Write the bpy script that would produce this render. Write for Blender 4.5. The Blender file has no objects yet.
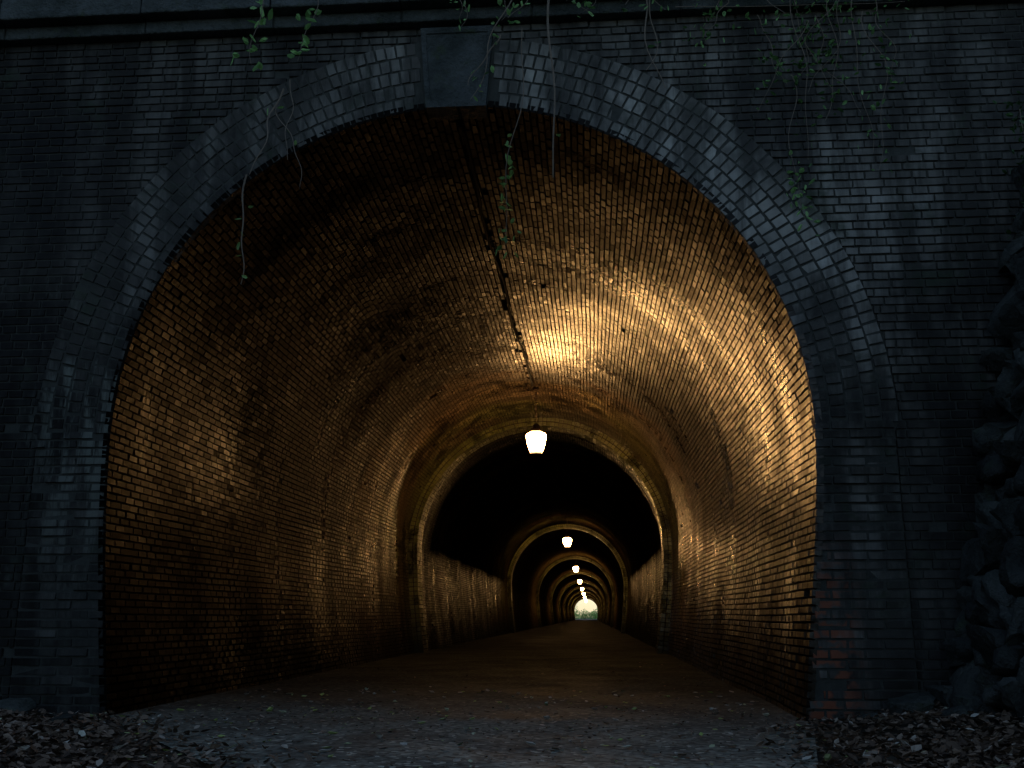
import bpy, math, random
import numpy as np
rng = np.random.default_rng(7)
random.seed(7)
S = bpy.context.scene
S.view_settings.view_transform = 'Standard'
S.view_settings.look = 'None'
S.view_settings.exposure = 0
COL = S.collection

# ------------------------------------------------------------------ dimensions (metres)
R = 2.35; ZC = 1.84; RO = 2.89; TLEN = 202.0
LAMP_Y = [9.0 + 21.7 * i for i in range(9)]
RIB_Y = [y + 2.5 for y in LAMP_Y]

# ------------------------------------------------------------------ node helpers
class M:
    def __init__(s, name):
        s.m = bpy.data.materials.new(name); s.m.use_nodes = True
        s.t = s.m.node_tree; s.t.nodes.clear()
        s.out = s.t.nodes.new('ShaderNodeOutputMaterial')
        s.b = s.t.nodes.new('ShaderNodeBsdfPrincipled')
        s.t.links.new(s.b.outputs[0], s.out.inputs[0])
        s.tc = s.t.nodes.new('ShaderNodeTexCoord').outputs['Object']
        s.sep = None
    def link(s, a, b):
        if isinstance(a, (int, float, tuple, list)): b.default_value = a
        else: s.t.links.new(a, b)
    def xyz(s):
        if s.sep is None:
            g = s.t.nodes.new('ShaderNodeNewGeometry')
            n = s.t.nodes.new('ShaderNodeSeparateXYZ'); s.link(g.outputs['Position'], n.inputs[0]); s.sep = n.outputs
        return s.sep
    def math(s, op, a, b=0.0, c=None, clamp=False):
        n = s.t.nodes.new('ShaderNodeMath'); n.operation = op; n.use_clamp = clamp
        s.link(a, n.inputs[0]); s.link(b, n.inputs[1])
        if c is not None: s.link(c, n.inputs[2])
        return n.outputs[0]
    def rng(s, v, a, b, lo=0.0, hi=1.0, smooth=True):
        n = s.t.nodes.new('ShaderNodeMapRange')
        n.interpolation_type = 'SMOOTHSTEP' if smooth else 'LINEAR'
        s.link(v, n.inputs[0]); n.inputs[1].default_value = a; n.inputs[2].default_value = b
        n.inputs[3].default_value = lo; n.inputs[4].default_value = hi
        return n.outputs[0]
    def scale(s, vec, sc):
        n = s.t.nodes.new('ShaderNodeMapping'); s.link(vec, n.inputs[0]); n.inputs[3].default_value = sc
        return n.outputs[0]
    def comb(s, a, b, c=0.0):
        n = s.t.nodes.new('ShaderNodeCombineXYZ'); s.link(a, n.inputs[0]); s.link(b, n.inputs[1]); s.link(c, n.inputs[2])
        return n.outputs[0]
    def noise(s, sc, detail=3, rough=0.6, vec=None, stretch=None, dist=0.0):
        n = s.t.nodes.new('ShaderNodeTexNoise')
        v = vec if vec is not None else s.tc
        if stretch: v = s.scale(v, stretch)
        s.link(v, n.inputs['Vector']); n.inputs['Scale'].default_value = sc
        n.inputs['Detail'].default_value = detail; n.inputs['Roughness'].default_value = rough
        n.inputs['Distortion'].default_value = dist
        return n.outputs[0]
    def voro(s, sc, feature='F1', vec=None, out='Distance'):
        n = s.t.nodes.new('ShaderNodeTexVoronoi'); n.feature = feature
        s.link(vec if vec is not None else s.tc, n.inputs['Vector']); n.inputs['Scale'].default_value = sc
        return n.outputs[out]
    def mix(s, f, a, b):
        n = s.t.nodes.new('ShaderNodeMix'); n.data_type = 'RGBA'
        s.link(f, n.inputs[0]); s.link(a, n.inputs[6]); s.link(b, n.inputs[7])
        return n.outputs[2]
    def mul(s, a, f):   # colour times scalar
        n = s.t.nodes.new('ShaderNodeVectorMath'); n.operation = 'SCALE'
        s.link(a, n.inputs[0]); s.link(f, n.inputs[3]); return n.outputs[0]
    def ramp(s, f, stops):
        n = s.t.nodes.new('ShaderNodeValToRGB'); s.link(f, n.inputs[0])
        e = n.color_ramp.elements
        e[0].position, e[0].color = stops[0]; e[1].position, e[1].color = stops[-1]
        for p, c in stops[1:-1]:
            k = e.new(p); k.color = c
        return n.outputs[0]
    def bump(s, h, strength=0.4, dist=0.01, prev=None):
        n = s.t.nodes.new('ShaderNodeBump'); n.inputs['Strength'].default_value = strength
        n.inputs['Distance'].default_value = dist; s.link(h, n.inputs['Height'])
        if prev is not None: s.link(prev, n.inputs['Normal'])
        return n.outputs[0]
    def attr(s):
        n = s.t.nodes.new('ShaderNodeAttribute'); n.attribute_name = 'tone'
        q = s.t.nodes.new('ShaderNodeSeparateColor'); s.link(n.outputs['Color'], q.inputs[0])
        return q.outputs
    def done(s, col, rough, normal=None, spec=0.5):
        s.link(col, s.b.inputs['Base Color']); s.link(rough, s.b.inputs['Roughness'])
        s.link(spec, s.b.inputs['Specular IOR Level'])
        if normal is not None: s.link(normal, s.b.inputs['Normal'])
        return s.m
def C(r, g, b): return (r, g, b, 1)

def soot(m, barrel=True):
    """height-and-depth grime of a tunnel that carried steam trains, plus painted lamp falloff at the mouth"""
    x, y, z = m.xyz()
    n = m.noise(0.9, 4, 0.65, stretch=(1, 0.6, 1))
    zz = m.math('ADD', z, m.math('MULTIPLY', m.math('SUBTRACT', n, 0.5), 2.6))
    a = m.math('MULTIPLY', m.rng(zz, 2.0, 3.2), m.rng(y, 8.5, 3.5))
    # lamp falloff painted in: darker flanks of the mouth, left most
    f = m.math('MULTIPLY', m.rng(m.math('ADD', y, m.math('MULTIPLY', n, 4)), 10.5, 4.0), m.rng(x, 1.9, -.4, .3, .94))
    zb = m.math('ADD', z, m.math('MULTIPLY', m.math('SUBTRACT', n, 0.5), 0.25))
    b = m.math('MULTIPLY', m.rng(zb, 1.3, 2.0), m.rng(y, 11.7, 14.0))
    ax = m.math('ABSOLUTE', m.math('ADD', x, m.math('MULTIPLY', m.math('SUBTRACT', n, 0.5), 0.2)))
    c = m.math('MULTIPLY', m.rng(ax, 0.13, 0.03), m.math('MULTIPLY', m.rng(z, 3.6, 3.9), m.rng(y, 9, 5)))
    d = m.rng(m.noise(1.6, 5, 0.75, dist=0.6), 0.48, 0.60)
    t = m.math('MULTIPLY', a, 0.96)
    if barrel: t = m.math('MAXIMUM', t, m.math('MULTIPLY', b, m.rng(n, .35, .6, .70, .92)))
    t = m.math('MAXIMUM', t, m.math('MULTIPLY', c, 0.93))
    t = m.math('MAXIMUM', t, m.math('MULTIPLY', d, 0.8))
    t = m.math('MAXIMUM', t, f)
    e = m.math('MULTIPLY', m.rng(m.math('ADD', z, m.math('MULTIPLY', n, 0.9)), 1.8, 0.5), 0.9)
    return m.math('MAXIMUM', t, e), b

def mat_inner(name='glazed_tunnel_brick', green=0.0):
    m = M(name); t = m.attr(); x, y, z = m.xyz()
    col = m.ramp(t[0], [(0, C(.06, .042, .03)), (.3, C(.09, .058, .038)), (.65, C(.12, .08, .052)), (.9, C(.16, .11, .07)), (1, C(.21, .16, .11))])
    st = m.noise(0.7, 4, 0.6, stretch=(1, 1, .7))
    col = m.mix(m.math('MULTIPLY', m.rng(st, 0.42, 0.62, 0.15, .8), m.rng(y, 7.5, 11.0, .08, 1)), col, C(.105, .11, .035))
    if green: col = m.mix(green, col, C(.21, .23, .065))
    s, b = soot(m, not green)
    # long arcs of seepage following the vault round
    arc = m.noise(1.0, 4, .65, vec=m.comb(m.math('MULTIPLY', y, 2.2), m.math('MULTIPLY', t[1], 4.0)))
    ar = m.rng(arc, .38, .62, .35, 1.2)
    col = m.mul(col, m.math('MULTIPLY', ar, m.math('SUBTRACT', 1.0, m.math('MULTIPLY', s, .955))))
    mouth = m.rng(m.math('ADD', y, m.math('MULTIPLY', x, 1.5)), -1.0, 9.5, .16, 1)  # more painted lamp falloff: brick dims towards the mouth and left wall
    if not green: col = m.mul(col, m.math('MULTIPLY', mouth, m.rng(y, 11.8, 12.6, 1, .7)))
    nb = m.bump(m.noise(60, 3, .7), .28, .004); nb = m.bump(m.noise(14, 2, .6), .3, .012, nb)
    r = m.rng(arc, .35, .65, .38, .23)
    r = m.math('ADD', r, m.math('MULTIPLY', t[0], .08))
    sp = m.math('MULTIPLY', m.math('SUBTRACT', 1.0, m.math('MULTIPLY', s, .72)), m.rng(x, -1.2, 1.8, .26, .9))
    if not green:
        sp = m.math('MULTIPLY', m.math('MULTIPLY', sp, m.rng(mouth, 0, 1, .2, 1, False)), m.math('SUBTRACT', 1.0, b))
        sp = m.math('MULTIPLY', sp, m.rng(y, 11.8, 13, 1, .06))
    m.done(col, r, nb, sp)
    return m.m
def mat_mortar(name, c=(.05, .042, .033), spec=0.0, inside=True):
    m = M(name)
    n = m.noise(9, 3, .7)
    col = m.mix(n, C(c[0]*.5, c[1]*.5, c[2]*.5), C(c[0]*1.5, c[1]*1.5, c[2]*1.5))
    if inside:
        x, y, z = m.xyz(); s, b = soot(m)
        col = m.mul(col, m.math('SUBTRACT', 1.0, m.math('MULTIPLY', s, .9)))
    return m.done(col, .9, m.bump(m.noise(50, 3, .7), .7, .006), spec)
def mat_far():
    m = M('distant_tunnel_brick'); t = m.attr(); x, y, z = m.xyz()
    b = m.t.nodes.new('ShaderNodeTexBrick'); m.link(m.comb(y, m.math('MULTIPLY', t[1], 11.0)), b.inputs['Vector'])
    b.inputs['Scale'].default_value = 1; b.inputs['Brick Width'].default_value = .22; b.inputs['Row Height'].default_value = .066
    b.inputs['Mortar Size'].default_value = .006; b.inputs['Color1'].default_value = C(.17, .13, .055)
    b.inputs['Color2'].default_value = C(.10, .072, .036); b.inputs['Mortar'].default_value = C(.03, .022, .016)
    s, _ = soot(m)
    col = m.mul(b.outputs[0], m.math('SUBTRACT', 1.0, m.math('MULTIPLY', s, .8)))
    return m.done(col, .9, m.bump(b.outputs[1], -.5, .01), 0.0)
def mat_facade(name='weathered_portal_brick', lift=1.0):
    m = M(name); t = m.attr(); x, y, z = m.xyz()
    k = lift
    col = m.ramp(t[0], [(0, C(.095*k, .09*k, .078*k)), (.35, C(.13*k, .125*k, .108*k)), (.75, C(.155*k, .15*k, .13*k)), (1, C(.22*k, .215*k, .19*k))])
    g = m.noise(.8, 5, .7)
    col = m.mul(col, m.rng(g, .36, .64, .25, 1.2))
    strk = m.noise(2.4, 5, .7, stretch=(1.6, 1, .22))
    col = m.mul(col, m.rng(strk, .42, .6, .45, 1.15))
    dk = m.math('MULTIPLY', m.rng(z, 2.9, .8, 1, .40), m.rng(x, -2.0, 1.5, .55, 1.25))  # shade painted into the brick: dimmer low down and to the left
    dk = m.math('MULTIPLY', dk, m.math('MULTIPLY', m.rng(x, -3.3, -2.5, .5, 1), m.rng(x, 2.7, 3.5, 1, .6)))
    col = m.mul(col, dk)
    moss = m.rng(m.noise(1.7, 5, .75, dist=.5), .55, .72, 0, .8)
    col = m.mix(moss, col, C(.036, .052, .030))
    ax = m.math('ABSOLUTE', m.math('ADD', x, 2.55))
    l1 = m.math('MULTIPLY', m.rng(ax, .5, .1), m.math('MULTIPLY', m.rng(z, 2.42, 2.30), m.rng(z, .2, 2.2, .1, 1)))
    l2 = m.math('MULTIPLY', l1, m.rng(m.noise(3.2, 5, .75, stretch=(2.2, 1, .3)), .46, .6))
    l3 = m.math('MULTIPLY', m.rng(m.noise(2.1, 5, .75, stretch=(1.4, 1, .45)), .58, .74), .5)
    col = m.mix(m.math('MULTIPLY', m.math('MAXIMUM', l2, l3), .5), col, C(.28, .31, .26))
    rd = m.math('MULTIPLY', m.math('MULTIPLY', m.rng(m.math('ABSOLUTE', m.math('SUBTRACT', x, 2.32)), .28, .05), m.rng(z, 1.2, .6)), m.rng(m.noise(8, 2, .6), .42, .55))
    col = m.mix(rd, col, C(.26, .09, .05))
    nb = m.bump(m.noise(55, 4, .75), .55, .005); nb = m.bump(m.noise(12, 3, .6), .5, .012, nb)
    return m.done(col, m.rng(g, .3, .7, .65, .9), nb, .22)
def mat_stone(name, c=(.13, .13, .125), tone=False):
    m = M(name)
    n = m.noise(2.2, 5, .7); v = m.noise(25, 4, .75)
    col = m.mix(m.rng(n, .35, .65), C(c[0]*.35, c[1]*.38, c[2]*.35), C(*c))
    col = m.mix(m.rng(m.noise(5, 4, .7), .55, .7, 0, .7), col, C(.045, .06, .03))
    if tone: col = m.mul(col, m.rng(m.attr()[0], 0, 1, .5, 1.35, False))
    nb = m.bump(v, .9, .015); nb = m.bump(m.noise(7, 4, .65), .9, .06, nb)
    return m.done(col, .85, nb, .25)
def mat_path():
    m = M('damp_path_surface')
    x, y, z = m.xyz()
    n = m.noise(1.3, 5, .65)
    col = m.mix(m.rng(n, .35, .65), C(.036, .039, .032), C(.10, .108, .086))
    sp = m.voro(38, out='Color')
    q = m.t.nodes.new('ShaderNodeSeparateColor'); m.link(sp, q.inputs[0])
    col = m.mul(col, m.rng(q.outputs[0], 0, 1, .4, 1.7, False))
    col = m.mix(m.rng(q.outputs[1], .93, .97, 0, .7), col, C(.28, .28, .22))
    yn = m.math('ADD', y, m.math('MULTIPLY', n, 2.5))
    col = m.mul(col, m.math('MULTIPLY', m.rng(yn, -1.5, 4, 2.3, .5), m.rng(yn, 2, 11, 1, .65)))  # daylight falloff painted in: path lighter outside, darker into the tunnel
    d = m.voro(38); d2 = m.voro(9)
    nb = m.bump(d, -1.0, .014); nb = m.bump(d2, -.5, .03, nb); nb = m.bump(m.noise(45, 3, .7), .5, .006, nb)
    return m.done(col, m.rng(m.noise(.9, 3, .6), .35, .65, .72, .92), nb, m.rng(y, -1, 4, .25, .04))
def mat_soil(name='woodland_soil', a=(.03, .026, .018), b=(.085, .07, .048)):
    m = M(name)
    col = m.mix(m.rng(m.noise(2.5, 5, .7), .35, .65), C(*a), C(*b))
    return m.done(col, .9, m.bump(m.noise(14, 4, .7), .9, .05), .2)
def mat_litter():
    m = M('dead_leaf'); t = m.attr()
    col = m.ramp(t[0], [(0, C(.05, .033, .022)), (.4, C(.14, .095, .062)), (.75, C(.27, .19, .13)), (.93, C(.45, .39, .31)), (.97, C(.62, .60, .50)), (1, C(.42, .52, .14))])
    return m.done(col, .7, None, .25)
def mat_leaf():
    m = M('green_leaf'); t = m.attr()
    col = m.ramp(t[0], [(0, C(.03, .07, .02)), (.5, C(.10, .22, .06)), (1, C(.34, .62, .20))])
    m.done(col, .45, None, .45)
    tr = m.t.nodes.new('ShaderNodeBsdfTranslucent'); m.link(col, tr.inputs[0])
    mx = m.t.nodes.new('ShaderNodeMixShader'); mx.inputs[0].default_value = .35
    m.link(m.b.outputs[0], mx.inputs[1]); m.link(tr.outputs[0], mx.inputs[2]); m.link(mx.outputs[0], m.out.inputs[0])
    return m.m
def mat_plain(name, c, rough=.7, metal=0.0):
    m = M(name)
    col = m.mix(m.noise(20, 3, .7), C(c[0]*.6, c[1]*.6, c[2]*.6), C(c[0]*1.3, c[1]*1.3, c[2]*1.3))
    m.b.inputs['Metallic'].default_value = metal
    return m.done(col, rough, m.bump(m.noise(60, 2, .6), .3, .003), .2)
def mat_glow():
    m = M('lit_frosted_glass')
    s_ = m.t.nodes.new('ShaderNodeSeparateXYZ'); m.link(m.tc, s_.inputs[0]); z = s_.outputs[2]
    m.b.inputs['Base Color'].default_value = C(.8, .7, .5)
    m.b.inputs['Emission Color'].default_value = C(1, .53, .18)
    s = m.math('MULTIPLY', m.rng(z, -.39, -.16, .9, 185), m.rng(z, -.03, -.10, .02, 1))
    m.link(s, m.b.inputs['Emission Strength'])
    return m.m

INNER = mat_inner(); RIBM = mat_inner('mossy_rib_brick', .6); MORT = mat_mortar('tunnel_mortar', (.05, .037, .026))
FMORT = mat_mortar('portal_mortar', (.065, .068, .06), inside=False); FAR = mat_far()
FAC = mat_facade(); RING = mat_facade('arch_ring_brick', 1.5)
STONE = mat_stone('mossy_cornice_stone', (.085, .095, .09)); KEY = mat_stone('keystone_granite', (.085, .095, .092))
RUB = mat_stone('rubble_stone', (.075, .08, .07), True)
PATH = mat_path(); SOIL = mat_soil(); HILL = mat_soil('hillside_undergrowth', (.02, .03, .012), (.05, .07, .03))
LIT = mat_litter(); LEAF = mat_leaf(); STEM = mat_plain('vine_bark', (.20, .16, .12), .8)
IRON = mat_plain('rusty_iron', (.035, .02, .014), .8, .0); GLOW = mat_glow(); RUBBER = mat_plain('black_cable_sheath', (.008, .008, .008), .9)
DARK = mat_plain('void_dark', (.006, .006, .006), .9)

# ------------------------------------------------------------------ mesh accumulator (quads)
class Acc:
    def __init__(s): s.v = []; s.f = []; s.mi = []; s.t = []; s.n = 0
    def add(s, v, f, mat=0, tone=None):
        v = np.asarray(v, float).reshape(-1, 3); f = np.asarray(f, int).reshape(-1, 4)
        s.v.append(v); s.f.append(f + s.n); s.mi.append(np.full(len(f), mat)); s.n += len(v)
        if tone is None: tone = np.full((len(v), 2), .5)
        tone = np.asarray(tone, float)
        if tone.ndim == 1: tone = np.stack([tone, tone], 1)
        s.t.append(tone)
    def bricks(s, c, u, v, n, hu, hv, h=.014, inset=.005, depth=.02, mat=0, tilt=.004, tone=None, g=None, hj=.0025):
        N = len(c)
        if N == 0: return
        hu = np.broadcast_to(hu, (N,)); hv = np.broadcast_to(hv, (N,))
        hh = h + rng.normal(0, hj, N)
        tu = rng.normal(0, tilt, N); tv = rng.normal(0, tilt*.6, N)
        V = np.zeros((N, 8, 3))
        for k, (a, b) in enumerate([(-1, -1), (1, -1), (1, 1), (-1, 1)]):
            V[:, k] = c + u*(a*hu)[:, None] + v*(b*hv)[:, None] - n*depth
            ja = rng.normal(0, .0016, N); jb = rng.normal(0, .0012, N)
            V[:, k+4] = c + u*(a*(hu-inset)+ja)[:, None] + v*(b*(hv-inset)+jb)[:, None] + n*(hh + a*tu + b*tv)[:, None]
        F = np.array([[4, 5, 6, 7], [0, 1, 5, 4], [1, 2, 6, 5], [2, 3, 7, 6], [3, 0, 4, 7]])
        F = (F[None] + (np.arange(N)*8)[:, None, None]).reshape(-1, 4)
        if tone is None: tone = rng.random(N)
        T = np.repeat(np.stack([tone, tone if g is None else g], 1), 8, axis=0)
        s.add(V.reshape(-1, 3), F, mat, T)
    def box(s, a, b, mat=0):
        x0, y0, z0 = a; x1, y1, z1 = b
        v = [(x0,y0,z0),(x1,y0,z0),(x1,y1,z0),(x0,y1,z0),(x0,y0,z1),(x1,y0,z1),(x1,y1,z1),(x0,y1,z1)]
        s.add(v, [(0,3,2,1),(4,5,6,7),(0,1,5,4),(1,2,6,5),(2,3,7,6),(3,0,4,7)], mat)
    def obj(s, name, mats, parent=None, smooth=False):
        V = np.concatenate(s.v); F = np.concatenate(s.f); MI = np.concatenate(s.mi); T = np.concatenate(s.t)
        me = bpy.data.meshes.new(name)
        me.vertices.add(len(V)); me.vertices.foreach_set('co', V.ravel())
        me.loops.add(len(F)*4); me.loops.foreach_set('vertex_index', F.ravel().astype(np.int32))
        me.polygons.add(len(F)); me.polygons.foreach_set('loop_start', np.arange(0, len(F)*4, 4, dtype=np.int32))
        for m in mats: me.materials.append(m)
        me.polygons.foreach_set('material_index', MI.astype(np.int32))
        me.polygons.foreach_set('use_smooth', np.full(len(F), smooth))
        at = me.color_attributes.new('tone', 'FLOAT_COLOR', 'POINT')
        at.data.foreach_set('color', np.concatenate([T, np.zeros((len(T), 1)), np.ones((len(T), 1))], 1).ravel())
        me.update(calc_edges=True); me.validate()
        o = bpy.data.objects.new(name, me); COL.objects.link(o)
        if parent: o.parent = parent
        return o
def empty(name, loc=(0, 0, 0)):
    e = bpy.data.objects.new(name, None); e.location = loc; e.empty_display_size = .2; COL.objects.link(e); return e
def tag(o, label, cat, group=None):
    o['label'] = label; o['category'] = cat
    if group: o['group'] = group
nrm = lambda a: a/np.linalg.norm(a, axis=-1)[..., None]

# ------------------------------------------------------------------ tunnel profile
pts = []
for z in np.linspace(-.1, ZC, 40)[:-1]:
    pts.append((-(R - .16*((ZC-z)/ZC)**1.6), z))
for a in np.linspace(math.pi, 0, 161): pts.append((R*math.cos(a), ZC + R*math.sin(a)))
for z in np.linspace(ZC, -.1, 40)[1:]:
    pts.append(((R - .16*((ZC-z)/ZC)**1.6), z))
P = np.array(pts); seg = np.linalg.norm(np.diff(P, axis=0), axis=1); SS = np.concatenate([[0], np.cumsum(seg)]); L = SS[-1]
def prof(s):
    s = np.asarray(s, float)
    p = np.stack([np.interp(s, SS, P[:, 0]), np.interp(s, SS, P[:, 1])], -1)
    e = .03; a = np.stack([np.interp(s-e, SS, P[:, 0]), np.interp(s-e, SS, P[:, 1])], -1)
    b = np.stack([np.interp(s+e, SS, P[:, 0]), np.interp(s+e, SS, P[:, 1])], -1)
    t = nrm(b-a); n = np.stack([t[..., 1], -t[..., 0]], -1)   # inward
    return p, t, n
def strip(acc, off, y0s, mat, flip=False):
    s = np.linspace(0, L, 150); p, t, n = prof(s); q = p + n*off
    ny = len(y0s); V = np.zeros((ny, len(s), 3)); T = np.zeros((ny, len(s), 2))
    for i, y in enumerate(y0s): V[i, :, 0] = q[:, 0]; V[i, :, 1] = y; V[i, :, 2] = q[:, 1]; T[i, :, 0] = .5; T[i, :, 1] = s/L
    F = [(i*len(s)+j, i*len(s)+j+1, (i+1)*len(s)+j+1, (i+1)*len(s)+j) for i in range(ny-1) for j in range(len(s)-1)]
    acc.add(V.reshape(-1, 3), F, mat, T.reshape(-1, 2))

tunnel = empty('brick_tunnel')
tag(tunnel, 'old brick railway tunnel with arched portal, wet and soot stained', 'tunnel')

BR_END = 36.0
acc = Acc()
nc = int(L/.050); cw = L/nc
cs, cy, hl = [], [], []
for i in range(nc):
    base = .145
    y = -.035 + (-(i % 2)*base/2); drift = rng.normal(0, .012)
    while y < BR_END:
        ln = base + rng.normal(0, .004); y0 = max(y, -.035)
        if y+ln - y0 > .03:
            cs.append((i+.5)*cw + .006*math.sin(y*1.1+i*.21)); cy.append((y0+y+ln)/2 + drift*(y0 > .2)); hl.append((y+ln-y0)/2 - .0028)
        y += ln + .001
cs = np.array(cs); cy = np.array(cy); hl = np.array(hl)
cell = np.sin(cs*3.1 + 2*np.sin(cy*.9)) * np.sin(cy*1.3 + 2.2*np.sin(cs*1.1))
keep = rng.random(len(cs)) > np.where((cell > .98) & (cy > 4) & (cs > 4), .3, .0003)
mid = np.abs(cs - L/2 + .03*np.sin(cy*3)) < .028
keep &= ~(mid & (rng.random(len(cs)) > .6) & (cy < 11))
cs, cy, hl = cs[keep], cy[keep], hl[keep]
p, t, n = prof(cs)
def W_(a, b): return .026*np.sin(a*1.3 + b*.55)*np.sin(b*.8+1.1) + .011*np.sin(a*3.1+b*1.4) + .008*np.sin(b*2.3-a*2.2) + .010*np.sin(b*4.1+a*.6)
wob = W_(cs, cy); e = .02
ds = (W_(cs+e, cy)-wob)/e; dy = (W_(cs, cy+e)-wob)/e
off = -.004 + wob*.32
c3 = np.stack([p[:, 0]+n[:, 0]*off, cy, p[:, 1]+n[:, 1]*off], 1)
v3 = np.stack([t[:, 0], 0*cs, t[:, 1]], 1); n3 = np.stack([n[:, 0], 0*cs, n[:, 1]], 1)
u3 = nrm(np.tile([0, 1.0, 0], (len(cs), 1)) + n3*(dy*.45)[:, None]); v3 = nrm(v3 + n3*(ds*.45)[:, None])
n4 = nrm(n3 - np.array([0, 1., 0])*(dy*.45)[:, None] - v3*(ds*.45)[:, None])
tone = np.clip(rng.beta(3.2, 3.2, len(cs)), 0, 1)
acc.bricks(c3, u3, v3, n4, hl, cw/2-.0026 + rng.normal(0, .0005, len(cs)), h=.007, inset=.004, depth=.04, mat=0, tilt=.0009, tone=tone, g=cs/L, hj=.0011)
strip(acc, -.024, np.arange(0, BR_END+1.1, 1.0), 1)
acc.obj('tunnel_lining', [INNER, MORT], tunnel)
acc = Acc(); strip(acc, -.004, np.arange(BR_END, TLEN+.1, 2.0), 0); acc.obj('distant_lining', [FAR], tunnel)

# ribs
def rib():
    a = Acc(); pr = .15; ln = .52
    s = np.linspace(0, L, 150); p, t, n = prof(s)
    rows = [(-.05, 0), (pr-.01, 0), (pr-.01, ln), (-.05, ln)]
    for (o0, y0), (o1, y1) in zip(rows[:-1], rows[1:]):
        A = p+n*o0; B = p+n*o1
        V = np.concatenate([np.stack([A[:, 0], 0*s+y0, A[:, 1]], 1), np.stack([B[:, 0], 0*s+y1, B[:, 1]], 1)])
        k = len(s); a.add(V, [(j, j+1, k+j+1, k+j) for j in range(k-1)], 1)
    m = int(L/.078); sc = (np.arange(m)+.5)*L/m; p, t, n = prof(sc)
    t3 = np.stack([t[:, 0], 0*sc, t[:, 1]], 1); n3 = np.stack([n[:, 0], 0*sc, n[:, 1]], 1); yy = np.tile([0, 1.0, 0], (m, 1))
    for k, (lo, hi) in enumerate([(-.02, .07), (.075, .155)]):
        q = p+n*(lo+hi)/2
        a.bricks(np.stack([q[:, 0], 0*sc, q[:, 1]], 1), t3, n3, -yy, L/m/2-.004, (hi-lo)/2-.002, h=.012, mat=0, tilt=.002, g=sc/L)
    for k in range(4):
        q = p+n*(pr-.01); y0 = .01 + k*.128
        a.bricks(np.stack([q[:, 0], 0*sc+y0+.062, q[:, 1]], 1), yy, t3, n3, .059, L/m/2-.004, h=.014, mat=0, tilt=.002, g=sc/L)
    return a
r0 = rib().obj('lining_rib', [RIBM, MORT], tunnel); r0.location = (0, RIB_Y[0], 0)
for y in RIB_Y[1:]:
    if y > TLEN-2: continue
    o = r0.copy(); o.location = (0, y, 0); COL.objects.link(o)

# ------------------------------------------------------------------ portal wall
WALLX = 6.5; ZTOP = 4.84
def xout(z):
    if z > ZC+RO: return 0.0
    if z > ZC: return math.sqrt(max(0, RO*RO-(z-ZC)**2))
    return RO - .03
acc = Acc()
ch = .0595; row = 0; z = -.1; cc = []; hu = []
while z < ZTOP-.02:
    zm = z+ch/2; lim = xout(zm) + .004
    bl = .21 if row % 2 == 0 else .104
    x = -WALLX + (row % 2)*.052 + (.105 if row % 4 == 2 else 0)
    while x < WALLX:
        l2 = bl*(1+rng.normal(0, .012))
        for (a0, b0) in [(-99, -lim), (lim, 99)]:
            q0 = max(x, a0); q1 = min(x+l2, b0)
            if q1-q0 > .025:
                if rng.random() > .005 and not (3.02 < (q0+q1)/2 < 3.16 and abs(zm-1.18) < .05):
                    cc.append(((q0+q1)/2, -.004+.003*math.sin(zm*1.1+x*.6), zm + .004*math.sin(x*.9+row*.3))); hu.append((q1-q0)/2-.0035)
        x += l2
    z += ch; row += 1
cc = np.array(cc); N = len(cc); hu = np.array(hu)
acc.bricks(cc, np.tile([1.0, 0, 0], (N, 1)), np.tile([0, 0, 1.0], (N, 1)), np.tile([0, -1.0, 0], (N, 1)), hu, ch/2-.0035, h=.006, inset=.0035, depth=.03, tilt=.0015, tone=rng.beta(2.6, 2.6, N), hj=.0018)
zs = np.linspace(-.2, ZTOP+.6, 110)
for a, b in zip(zs[:-1], zs[1:]):
    lim = min(xout(a if a > ZC else b), xout(b))-.12 if b < ZC+RO-.12 else 0
    lim = max(0, min(lim, 99))
    if lim > 0:
        acc.add([(-14, .002, a), (-lim, .002, a), (-lim, .002, b), (-14, .002, b)], [(0, 1, 2, 3)], 1)
        acc.add([(lim, .002, a), (14, .002, a), (14, .002, b), (lim, .002, b)], [(0, 1, 2, 3)], 1)
    else:
        acc.add([(-14, .002, a), (14, .002, a), (14, .002, b), (-14, .002, b)], [(0, 1, 2, 3)], 1)
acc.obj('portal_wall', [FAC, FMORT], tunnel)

# arch ring: courses of voussoir bricks + quoined jambs, 35 mm proud
acc = Acc(); PR = -.035
rows = 5; rt = (RO-R)/rows
for k in range(rows):
    r = R + (k+.5)*rt; m = int(math.pi*r/.075)
    an = (np.arange(m) + .5)*math.pi/m + (.5*math.pi/m if k % 2 else 0)
    an = an[(np.abs(r*np.cos(an)) > .285)] ; an = an[an < math.pi-.01]
    M_ = len(an)
    cen = np.stack([r*np.cos(an), np.full(M_, PR+.012)+rng.normal(0, .002, M_), ZC+r*np.sin(an)], 1)
    uu = np.stack([-np.sin(an), 0*an, np.cos(an)], 1); vv = np.stack([np.cos(an), 0*an, np.sin(an)], 1)
    acc.bricks(cen, uu, vv, np.tile([0, -1.0, 0], (M_, 1)), r*math.pi/m/2-.004, rt/2-.004, h=.008, inset=.0045, depth=.04, tilt=.002, mat=0, tone=rng.beta(2.6, 2.4, M_))
z = -.1; row = 0
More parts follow.
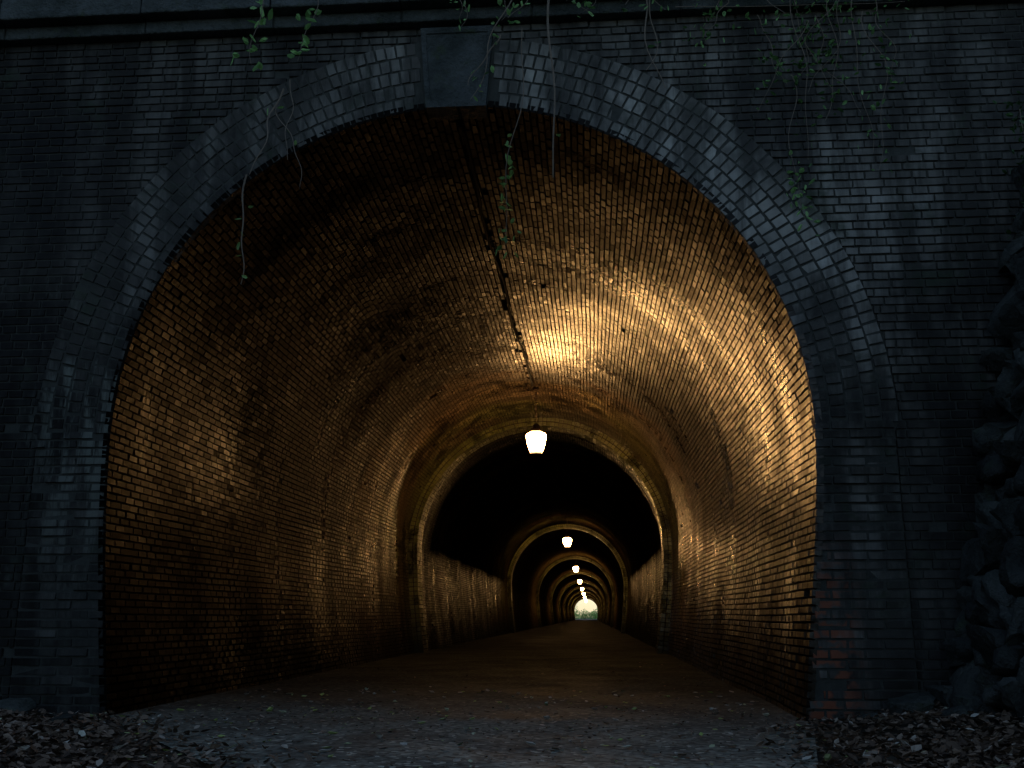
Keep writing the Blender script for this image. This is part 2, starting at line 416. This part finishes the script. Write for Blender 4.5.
while z < ZC-.02:
    zm = z+ch/2; xi = R - .16*((ZC-zm)/ZC)**1.6; xo = xout(zm)
    for sg in (-1, 1):
        cuts = [xi, xi+.215, xi+.43, xo] if row % 2 else [xi, xi+.105, xi+.32, xo]
        for a, b in zip(cuts[:-1], cuts[1:]):
            if b-a < .02: continue
            if sg > 0 and zm < 1.1 and a == xi and rng.random() < .35: a += rng.random()*.08
            if rng.random() < .01: continue
            acc.bricks(np.array([[sg*(a+b)/2, PR+.012+rng.normal(0, .004), zm]]), np.array([[1., 0, 0]]), np.array([[0, 0, 1.]]), np.array([[0, -1., 0]]), (b-a)/2-.004, ch/2-.0037, h=.009, inset=.0045, depth=.05, tilt=.003, tone=rng.beta(2, 2, 1))
    z += ch; row += 1
s = np.linspace(0, L, 180); p, t, n = prof(s)
I = p - n*.014
O = []
for (px, pz), (nx, nz) in zip(p, n):
    if pz > ZC: a = math.atan2(pz-ZC, px); O.append(((RO-.003)*math.cos(a), ZC+(RO-.003)*math.sin(a)))
    else: O.append((math.copysign(RO-.033, px), pz))
O = np.array(O); k = len(s)
def yv(a, y): return np.stack([a[:, 0], np.full(len(a), y), a[:, 1]], 1)
q = [(j, j+1, k+j+1, k+j) for j in range(k-1)]
acc.add(np.concatenate([yv(I, PR+.012), yv(O, PR+.012)]), q, 1)
acc.add(np.concatenate([yv(O, PR+.012), yv(O, .02)]), q, 1)
acc.add(np.concatenate([yv(I, PR+.012), yv(I, .05)]), q, 1)
acc.obj('arch_ring', [RING, FMORT], tunnel)

# keystone (tapered, chiselled margin)
def prism(acc, poly, y0, y1, mat=0, inset=.0, dep=.0):
    v = [(x, y1, z) for x, z in poly] + [(x, y0, z) for x, z in poly]
    cx = sum(a for a, b in poly)/4; cz = sum(b for a, b in poly)/4
    v += [(cx+(x-cx)*(1-inset), y0, cz+(z-cz)*(1-inset)) for x, z in poly]
    v += [(cx+(x-cx)*(1-inset*1.15), y0+dep, cz+(z-cz)*(1-inset*1.15)) for x, z in poly]
    f = [(0, 1, 5, 4), (1, 2, 6, 5), (2, 3, 7, 6), (3, 0, 4, 7)]
    for b in (4, 8): f += [(b+i, b+(i+1) % 4, b+4+(i+1) % 4, b+4+i) for i in range(4)]
    f += [(12, 13, 14, 15)]
    acc.add(v, f, mat)
acc = Acc(); prism(acc, [(-.215, 4.165), (.215, 4.165), (.265, 4.80), (-.265, 4.80)], -.07, .12, 0, .14, .010)
acc.obj('keystone', [KEY], tunnel)

# cornice: stone blocks in two steps
acc = Acc(); x = -WALLX
while x < WALLX:
    w = .92 + rng.random()*.2
    j = rng.normal(0, .004)
    acc.box((x+.004, -.10+j, ZTOP), (x+w-.004, .1, ZTOP+.10)); acc.box((x+.004, -.20+j, ZTOP+.104), (x+w-.004, .1, ZTOP+.40)); x += w
acc.box((-WALLX, -.08, ZTOP+.01), (WALLX, .3, ZTOP+.39))
co = acc.obj('cornice', [STONE], tunnel)
bv = co.modifiers.new('b', 'BEVEL'); bv.width = .012; bv.segments = 2
acc = Acc(); x = -WALLX
while x < WALLX:
    w = .7 + rng.random()*.2; acc.box((x+.004, -.06, ZTOP+.403), (x+w-.004, .45, ZTOP+.85)); x += w
acc.obj('parapet', [STONE], tunnel)

# ------------------------------------------------------------------ ground, path, hill
def sm(t): t = np.clip(t, 0, 1); return t*t*(3-2*t)
def gh(x, y):
    d = np.clip(-y, 0, 2.2)
    xl = -2.25 + .72*d; xr = 2.25 - .2*d
    h = .15*sm((xl-x)/1.7) + .10*sm((x-xr)/1.1)
    h = h + np.clip(-3.3-x, 0, 7)*1.05 + np.clip(x-3.6, 0, 7)*.9*(1)
    h = h + (.02*np.sin(x*3.1+y*2.3)+.012*np.sin(x*7+y*5.1))*sm((np.maximum(xl-x, x-xr))/.5)
    return np.where(y < .3, h, 0)
def lin(*a): return np.unique(np.round(np.concatenate(a), 4))
xs = lin(np.arange(-6, 6.01, .1), np.arange(-30, 30.1, 2), np.arange(-400, 401, 40))
ys = lin(np.arange(-5, .41, .1), np.arange(-40, -5, 2), np.arange(1, 240, 6), np.arange(-400, 801, 50))
X, Y = np.meshgrid(xs, ys); Z = gh(X, Y)
V = np.stack([X, Y, Z], -1).reshape(-1, 3); w = len(xs)
F = [(i*w+j, i*w+j+1, (i+1)*w+j+1, (i+1)*w+j) for i in range(len(ys)-1) for j in range(w-1)]
acc = Acc(); acc.add(V, F, 0); g = acc.obj('ground', [SOIL], smooth=True); g['kind'] = 'structure'
ys = lin(np.arange(-9, 3, .2), np.arange(3, 240, 3)); V = []; nx = 24
for y in ys:
    d = min(max(-y, 0), 2.2)
    a = -2.19 if y > -.05 else -2.25+.72*d+.02; b = 2.19 if y > -.05 else 2.25-.2*d-.02
    for j in range(nx):
        x = a+(b-a)*j/(nx-1); V.append((x, y, .008 + .006*math.sin(x*2.7+y*.7)*math.sin(y*1.3)+.006))
F = [(i*nx+j, i*nx+j+1, (i+1)*nx+j+1, (i+1)*nx+j) for i in range(len(ys)-1) for j in range(nx-1)]
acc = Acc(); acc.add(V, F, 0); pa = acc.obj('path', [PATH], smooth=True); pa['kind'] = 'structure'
# hill over the tunnel
ys = np.concatenate([[.46, .461], np.arange(1.5, 201, 5), [201.5, 201.501]]); xs = np.arange(-160, 161, 8.)
V = []
for i, y in enumerate(ys):
    for x in xs:
        top = 5.5 + min((y-.46)*.9, (201.5-y)*.9+0, 24) + .8*math.sin(x*.11+y*.07)*min(1, (y-.46)*.2)
        if i in (0, len(ys)-1): top = -.3 if abs(x) > 9 else 4.75
        V.append((x, y, top))
w = len(xs); F = [(i*w+j, i*w+j+1, (i+1)*w+j+1, (i+1)*w+j) for i in range(len(ys)-1) for j in range(w-1)]
acc = Acc(); acc.add(V, F, 0); h = acc.obj('hill', [HILL]); h['kind'] = 'structure'
acc = Acc()
for a, b in zip(zs[:-1], zs[1:]):
    def xi(z): return math.sqrt(max(0, R*R-(z-ZC)**2)) if z > ZC else R
    lim = xi(b) if b < ZC+R else 0
    acc.add([(-20, TLEN, a), (-lim, TLEN, a), (-lim, TLEN, b), (-20, TLEN, b)], [(0, 1, 2, 3)], 0)
    acc.add([(lim, TLEN, a), (20, TLEN, a), (20, TLEN, b), (lim, TLEN, b)], [(0, 1, 2, 3)], 0)
acc.obj('exit_portal', [FMORT], tunnel)

# ------------------------------------------------------------------ rubble wing wall
def cubesphere(n=5):
    vs = []; fs = []
    for ax in range(3):
        for sg in (-1, 1):
            b = len(vs)
            for i in range(n+1):
                for j in range(n+1):
                    p_ = [0, 0, 0]; p_[ax] = sg; p_[(ax+1) % 3] = -1+2*i/n; p_[(ax+2) % 3] = -1+2*j/n
                    vs.append(p_)
            for i in range(n):
                for j in range(n): fs.append((b+i*(n+1)+j, b+i*(n+1)+j+1, b+(i+1)*(n+1)+j+1, b+(i+1)*(n+1)+j))
    v = np.array(vs, float); q = v/np.linalg.norm(v, axis=1, keepdims=True)
    return v*.62+q*.42, np.array(fs)
CV, CF = cubesphere()
def stone(acc, c, size, rotz=0, mat=0):
    v = CV.copy(); ph = rng.random(9)*6.3
    d = .16*np.sin(v[:, 0]*2.3+ph[0]) * np.sin(v[:, 1]*2.1+ph[1]) + .13*np.sin(v[:, 2]*3+ph[2]+v[:, 0]*2) + .08*np.sin(v[:, 1]*6+ph[3]+v[:, 2]*4) + .05*np.sin(v[:, 0]*9+ph[4]+v[:, 2]*8)
    v = v*(1+d)[:, None]
    for _ in range(5):
        pl = rng.normal(0, 1, 3); pl /= np.linalg.norm(pl); dd = v@pl - .78; v = v - np.outer(np.maximum(dd, 0), pl)
    v = v*np.array(size)/2
    a = rng.normal(0, .3); ca, sa = math.cos(a), math.sin(a)
    y_, z_ = v[:, 1]*ca-v[:, 2]*sa, v[:, 1]*sa+v[:, 2]*ca
    v = np.stack([v[:, 0], y_, z_], 1) + np.array(c)
    acc.add(v, CF, mat, np.full(len(v), rng.random()))
acc = Acc(); z = .0; row = 0
while z < 3.5:
    hgt = .13 + rng.random()*.10; y = -.06 - (row % 2)*.09
    while y > -5.5:
        wd = .14+rng.random()*.2
        stone(acc, (3.06+.26*(z+hgt/2)+rng.normal(0, .025), y-wd/2, z+hgt/2+rng.normal(0, .02)), (.34, wd*1.2, hgt*(1.15+.25*rng.random()))); y -= wd
    z += hgt; row += 1
acc.add([(3.0, .0, 0), (3.0, -5.6, 0), (3.94, -5.6, 3.6), (3.94, .0, 3.6)], [(0, 1, 2, 3)], 1)
acc.add([(3.94, .0, 3.6), (3.94, -5.6, 3.6), (7, -5.6, 4.2), (7, .0, 4.2)], [(0, 1, 2, 3)], 1)
ww = acc.obj('retaining_wall', [RUB, DARK], smooth=True)
tag(ww, 'dark mossy rubble stone wall beside the tunnel mouth', 'stone wall')

# ------------------------------------------------------------------ leaf litter
def leaves(acc, pos, size, flat=.35, tone=None, nvec=None):
    N = len(pos); yaw = rng.random(N)*6.283; pitch = rng.normal(0, flat, N); roll = rng.normal(0, flat, N)
    cyw, syw = np.cos(yaw), np.sin(yaw); cp, sp = np.cos(pitch), np.sin(pitch); cr, sr = np.cos(roll), np.sin(roll)
    u = np.stack([cyw*cp, syw*cp, sp], 1); vv = np.stack([-syw*cr, cyw*cr, sr], 1); nn = np.cross(u, vv)
    size = size*np.ones(N); wd = size*(.22+rng.random(N)*.14); cu = size*rng.normal(.12, .12, N)
    V = np.zeros((N, 8, 3))
    def pt(a, b, c): return pos + u*(a*size)[:, None] + vv*(b*wd)[:, None] + nn*(c*cu)[:, None]
    V[:, 0] = pt(-.5, 0, .6); V[:, 1] = pt(-.18, 1, 1); V[:, 2] = pt(.2, .85, .8); V[:, 3] = pt(.55, 0, .9)
    V[:, 4] = pt(.2, -.85, .8); V[:, 5] = pt(-.18, -1, 1); V[:, 6] = pt(-.15, 0, 0); V[:, 7] = pt(.2, 0, 0)
    Fq = np.array([[0, 6, 2, 1], [6, 7, 3, 2], [0, 5, 4, 6], [6, 4, 3, 7]])
    Fq = (Fq[None]+(np.arange(N)*8)[:, None, None]).reshape(-1, 4)
    if tone is None: tone = rng.random(N)
    acc.add(V.reshape(-1, 3), Fq, 0, np.repeat(np.stack([tone, tone], 1), 8, axis=0))
acc = Acc()
def scatter(n, x0, x1, y0, y1, fn, lift=.03, s0=.035, s1=.08, flat=.45, tb=(1.1, 1.3)):
    x = rng.uniform(x0, x1, n); y = rng.uniform(y0, y1, n); k = fn(x, y); x, y = x[k], y[k]
    pos = np.stack([x, y, gh(x, y)+.014+rng.random(len(x))*lift], 1)
    leaves(acc, pos, rng.uniform(s0, s1, len(x)), flat, tone=rng.beta(tb[0], tb[1], len(x)))
def onL(x, y): xl = -2.25+.72*np.clip(-y, 0, 2.2); return (x-xl) < -rng.random(len(x))**.8*1.4+.5
def onR(x, y): xr = 2.25-.2*np.clip(-y, 0, 2.2); return (xr-x) < -rng.random(len(x))**.8*1.1+.35
scatter(16000, -4, .4, -3, -.05, onL, .03, .02, .065, .35, (1.2, 1.6))
scatter(9500, 1.2, 3.1, -3, -.05, onR, .03, .02, .065, .35, (1.2, 1.6))
scatter(520, -2.2, 2.2, -2.6, 2.4, lambda x, y: np.ones(len(x), bool), .006, .025, .06, .15, (3, .5))
scatter(1900, -2.2, 2.2, -2.6, .8, lambda x, y: np.ones(len(x), bool), .004, .008, .03, .15, (1.3, .8))
scatter(200, -2.1, 2.1, 1, 8, lambda x, y: rng.random(len(x)) < .3+.7*(np.abs(x)/2.1)**3, .006, .025, .05, .2)
ll = acc.obj('leaf_litter', [LIT]); ll['kind'] = 'stuff'; tag(ll, 'dry brown fallen leaves banked beside the path', 'fallen leaves')

def rock(x, y, sz):
    a = Acc(); stone(a, (0, 0, 0), (sz, sz*.8, sz*.6)); o = a.obj('rock', [RUB], smooth=True)
    o.location = (x, y, float(gh(np.array(x), np.array(y)))+sz*.15); tag(o, 'rough grey rock half buried in dead leaves', 'rock', 'loose rocks by the tunnel mouth')
for x, y, sz in [(-2.65, -.35, .22), (-2.2, -.55, .13), (2.72, -.3, .26), (2.85, -.75, .2), (2.5, -.25, .12), (-1.75, -1.1, .09)]: rock(x, y, sz)

# ------------------------------------------------------------------ climbing / hanging plants
def tube(acc, pts_, r0, r1, sides=5):
    pts_ = np.array(pts_, float); n_ = len(pts_); V = []
    tg = np.gradient(pts_, axis=0); tg = nrm(tg)
    for i in range(n_):
        a = np.cross(tg[i], [.3, 1, .2]); a /= np.linalg.norm(a); b = np.cross(tg[i], a); r = r0+(r1-r0)*i/(n_-1)
        for k in range(sides):
            q_ = 6.2832*k/sides; V.append(pts_[i]+(a*math.cos(q_)+b*math.sin(q_))*r)
    F_ = [(i*sides+k, i*sides+(k+1) % sides, (i+1)*sides+(k+1) % sides, (i+1)*sides+k) for i in range(n_-1) for k in range(sides)]
    acc.add(V, F_, 0)
def vine(name, label, cat, strands, leafn, lsize=(.03, .06), bright=.5, r=.004, group=None, tail=0.0, spread=.03):
    e = empty(name, strands[0][0]); off = np.array(strands[0][0]); st = Acc(); lf = Acc(); allp = []
    for (a, b, sway) in strands:
        a = np.array(a); b = np.array(b); n_ = 18; ph = rng.random(4)*6.28; pp = []
        for i in range(n_):
            q_ = i/(n_-1); p_ = a+(b-a)*q_
            p_ = p_+np.array([sway*math.sin(q_*5+ph[0])*q_**.5+.3*sway*math.sin(q_*13+ph[1]), .4*sway*math.sin(q_*6+ph[2]), .15*sway*math.sin(q_*9+ph[3])])
            pp.append(p_-off)
        tube(st, pp, r, r*.45); allp.append(pp)
    s_ = st.obj('stem', [STEM], e)
    pos = []
    for _ in range(leafn):
        pp = random.choice(allp); i = random.randrange(max(1, int(tail*len(pp))), len(pp)); pos.append(np.array(pp[i])+rng.normal(0, spread, 3)*np.array([1, .5, 1]))
    if pos:
        leaves(lf, np.array(pos), rng.uniform(*lsize, len(pos)), .8, tone=np.clip(rng.normal(bright, .2, len(pos)), 0, 1))
        lf.obj('leaves', [LEAF], e)
    tag(e, label, cat, group)
Y0 = -.26
G = 'vines trailing over the tunnel portal'
vine('hanging_vine', 'long bare brown vine dangling over the tunnel mouth', 'vine', [((.69, Y0, 5.3), (.68, Y0-.03, 3.50), .03)], 8, (.04, .06), .7, r=.010, group=G)
vine('hanging_vine', 'looping bare creeper hanging from the stone cornice', 'vine', [((1.34, Y0, 5.3), (1.42, Y0, 4.15), .06), ((1.34, Y0, 5.3), (1.34, Y0, 4.3), .09)], 8, r=.007, group=G)
vine('hanging_vine', 'short vine with bright green leaves under the cornice', 'vine', [((-1.36, Y0, 5.3), (-1.42, Y0, 4.45), .04)], 20, (.06, .10), 1.0, group=G, tail=.35, spread=.06)
vine('hanging_vine', 'short vine with bright green leaves under the cornice', 'vine', [((-1.0, Y0, 5.3), (-1.06, Y0, 4.45), .05)], 16, (.05, .09), .95, group=G, tail=.45, spread=.06)
vine('hanging_vine', 'thin pale tendril hanging across the dark arch', 'vine', [((-1.25, -.1, 4.35), (-1.42, Y0, 3.6), .05), ((-1.42, Y0, 3.6), (-1.43, Y0, 2.8), .03)], 8, (.04, .06), .9, r=.007, group=G)
vine('hanging_vine', 'thin tendrils hanging in front of the brick arch ring', 'vine', [((-1.3, -.1, 4.2), (-1.0, Y0, 3.5), .05), ((-1.2, -.1, 4.4), (-1.12, Y0, 3.7), .04)], 2, (.03, .05), r=.004, group=G)
vine('hanging_vine', 'crooked bare twig hanging across the keystone', 'vine', [((.6, Y0, 5.2), (.08, Y0-.02, 4.12), .06), ((.33, Y0, 4.6), (.12, Y0, 4.22), .03)], 12, (.03, .06), .7, r=.006, group=G)
vine('hanging_vine', 'leafy vine trailing down into the tunnel mouth', 'vine', [((.48, -.12, 4.75), (.40, Y0, 2.98), .06)], 36, (.035, .065), .8, r=.004, group=G, tail=.55, spread=.035)
vine('hanging_vine', 'leafy vine on the brick beside the arch', 'vine', [((2.36, -.1, 4.3), (2.34, -.12, 3.15), .06)], 34, (.03, .06), .9, r=.003, group=G, tail=.6, spread=.05)
st_ = [((1.55, -.17, 4.80), (3.1, -.17, 4.78), .05)]
for i in range(13):
    x = rng.uniform(1.55, 3.1); z0 = rng.uniform(4.6, 5.1); st_.append(((x, -.16, z0), (x+rng.normal(0, .2), -.10, z0-rng.uniform(.3, 1.3)), rng.uniform(.03, .09)))
vine('ivy', 'sparse tangle of dark ivy climbing over the brick', 'ivy', st_, 340, (.03, .055), .55, r=.0035, spread=.06)
st_ = [((-.6, Y0, 4.98), (2.9, Y0, 5.0), .05)]
for i in range(14):
    x = rng.uniform(-.5, 2.9); st_.append(((x, Y0, 5.1), (x+rng.normal(0, .12), Y0-.02, 5.1-rng.uniform(.15, .5)), .04))
vine('ivy', 'fringe of small leaves growing over the stone cornice', 'ivy', st_, 190, (.03, .06), .75, r=.0035, spread=.05)
st_ = [((3.82, -.02, 3.9), (3.8, -.95, 4.0), .05)]
for i in range(6):
    y = -rng.uniform(.0, .5); st_.append(((3.85+rng.normal(0, .06), y, 3.7+rng.random()*.3), (3.78+rng.normal(0, .06), y-.05, rng.uniform(2.4, 3.0)), .06))
vine('ivy', 'dark ivy spilling over the top of the rubble wall', 'ivy', st_, 260, (.03, .06), .0, r=.003, spread=.07)

for k, (x, y, s_) in enumerate([(-2.6, 212, 1.7), (2.8, 214, 1.9), (-.4, 224, 1.6), (1.6, 220, 1.4), (-4.2, 222, 3.2), (4.8, 226, 3.4)]):
    e = empty('shrub', (x, y, 0)); tr = Acc()
    for j in range(7):
        a = j*.9; tube(tr, [(0, 0, 0), (.3*s_*math.cos(a), .3*s_*math.sin(a), s_*.6), (.8*s_*math.cos(a), .8*s_*math.sin(a), s_*1.2)], .05, .015)
    tr.obj('trunk', [STEM], e); lf = Acc(); d = nrm(rng.normal(0, 1, (420, 3)))*rng.uniform(.4, 1, (420, 1))*s_
    d[:, 2] = np.abs(d[:, 2])*1.3+.2; leaves(lf, d, .32, .8, tone=rng.uniform(.6, 1, 420)); lf.obj('foliage', [LEAF], e)
    tag(e, 'leafy green shrub beyond the tunnel exit', 'shrub', 'shrubs beyond the exit')

# ------------------------------------------------------------------ lamps
def lathe(acc, prof_, sides, mat=0, rot=0):
    V = []
    for r, z_ in prof_:
        for k in range(sides):
            a = 6.28319*k/sides+rot; V.append((r*math.cos(a), r*math.sin(a), z_))
    F_ = [(i*sides+k, i*sides+(k+1) % sides, (i+1)*sides+(k+1) % sides, (i+1)*sides+k) for i in range(len(prof_)-1) for k in range(sides)]
    acc.add(V, F_, mat)
LZ = 3.50; LX = .09   # lantern top; glass hangs below
lamp = empty('hanging_lamp', (LX, LAMP_Y[0], LZ)); tag(lamp, 'lit iron lantern hanging from the tunnel crown', 'lamp', 'lanterns along the tunnel crown')
a = Acc(); lathe(a, [(.001, .10), (.035, .09), (.06, .06), (.07, .02), (.095, -.01), (.10, -.03), (.001, -.03)], 12); cap = a.obj('lamp_cap', [IRON], lamp, True)
a = Acc(); lathe(a, [(.001, .68), (.045, .68), (.045, .65), (.008, .64), (.008, .08), (.001, .08)], 8); rod = a.obj('suspension_rod', [IRON], lamp, True)
a = Acc(); lathe(a, [(.095, -.032), (.145, -.065), (.158, -.10), (.152, -.15), (.134, -.24), (.108, -.33), (.088, -.38), (.001, -.384)], 8); gl = a.obj('lamp_glass', [GLOW], lamp, False)
a = Acc()
for k in range(8):
    an = 6.28319*k/8; c_, s_ = math.cos(an), math.sin(an)
    tube(a, [(.099*c_, .099*s_, -.028), (.150*c_, .150*s_, -.062), (.163*c_, .163*s_, -.10), (.157*c_, .157*s_, -.15), (.139*c_, .139*s_, -.24), (.113*c_, .113*s_, -.33), (.092*c_, .092*s_, -.384)], .004, .004, 4)
lathe(a, [(.001, -.386), (.095, -.384), (.09, -.40), (.03, -.41), (.015, -.43), (.001, -.435)], 12)
fr = a.obj('lamp_frame', [IRON], lamp)
for y in LAMP_Y[1:]:
    e = lamp.copy(); e.location = (LX, y, LZ); COL.objects.link(e)
    for part in (cap, rod, gl, fr):
        c_ = part.copy(); c_.parent = e; COL.objects.link(c_)

# cable along the crown, from the mouth to the first lantern
a = Acc(); pp = []
y = .25
while y < 8.9:
    pp.append((.0+.02*math.sin(y*2.1)+rng.normal(0, .004)+LX*(y/9)**3, y, ZC+R-.045-.02*abs(math.sin(y*.8)))); y += .3
tube(a, pp, .014, .014, 6)
cb = a.obj('power_cable', [RUBBER], smooth=True); tag(cb, 'thin black power cable clipped along the tunnel crown', 'cable')

# ------------------------------------------------------------------ camera, sky, sun
cam = bpy.data.objects.new('camera', bpy.data.cameras.new('camera')); COL.objects.link(cam); S.camera = cam
cam.location = (.895, -6.5, .63); cam.rotation_euler = (math.radians(103.1), 0, math.radians(4.38))
cam.data.lens = 35.16; cam.data.sensor_width = 36; cam.data.clip_end = 2000; cam.data.clip_start = .05
W = bpy.data.worlds.new('World'); S.world = W; W.use_nodes = True
nt = W.node_tree; bg = nt.nodes['Background']; sky = nt.nodes.new('ShaderNodeTexSky'); sky.sky_type = 'NISHITA'
EL, AZ = 24, 55
sky.sun_disc = False; sky.sun_elevation = math.radians(EL); sky.sun_rotation = math.radians(AZ); sky.ozone_density = 1.4; sky.dust_density = .5
nt.links.new(sky.outputs[0], bg.inputs[0]); bg.inputs[1].default_value = .15
sd = bpy.data.lights.new('sun', 'SUN'); sd.energy = 2.0; sd.angle = math.radians(.5); sd.color = (1, .95, .86)
so = bpy.data.objects.new('sun', sd); COL.objects.link(so)
# light arrives from beyond the hill, so the near portal stands in shade
so.rotation_euler = (math.radians(-(90-EL)), 0, math.radians(-AZ))
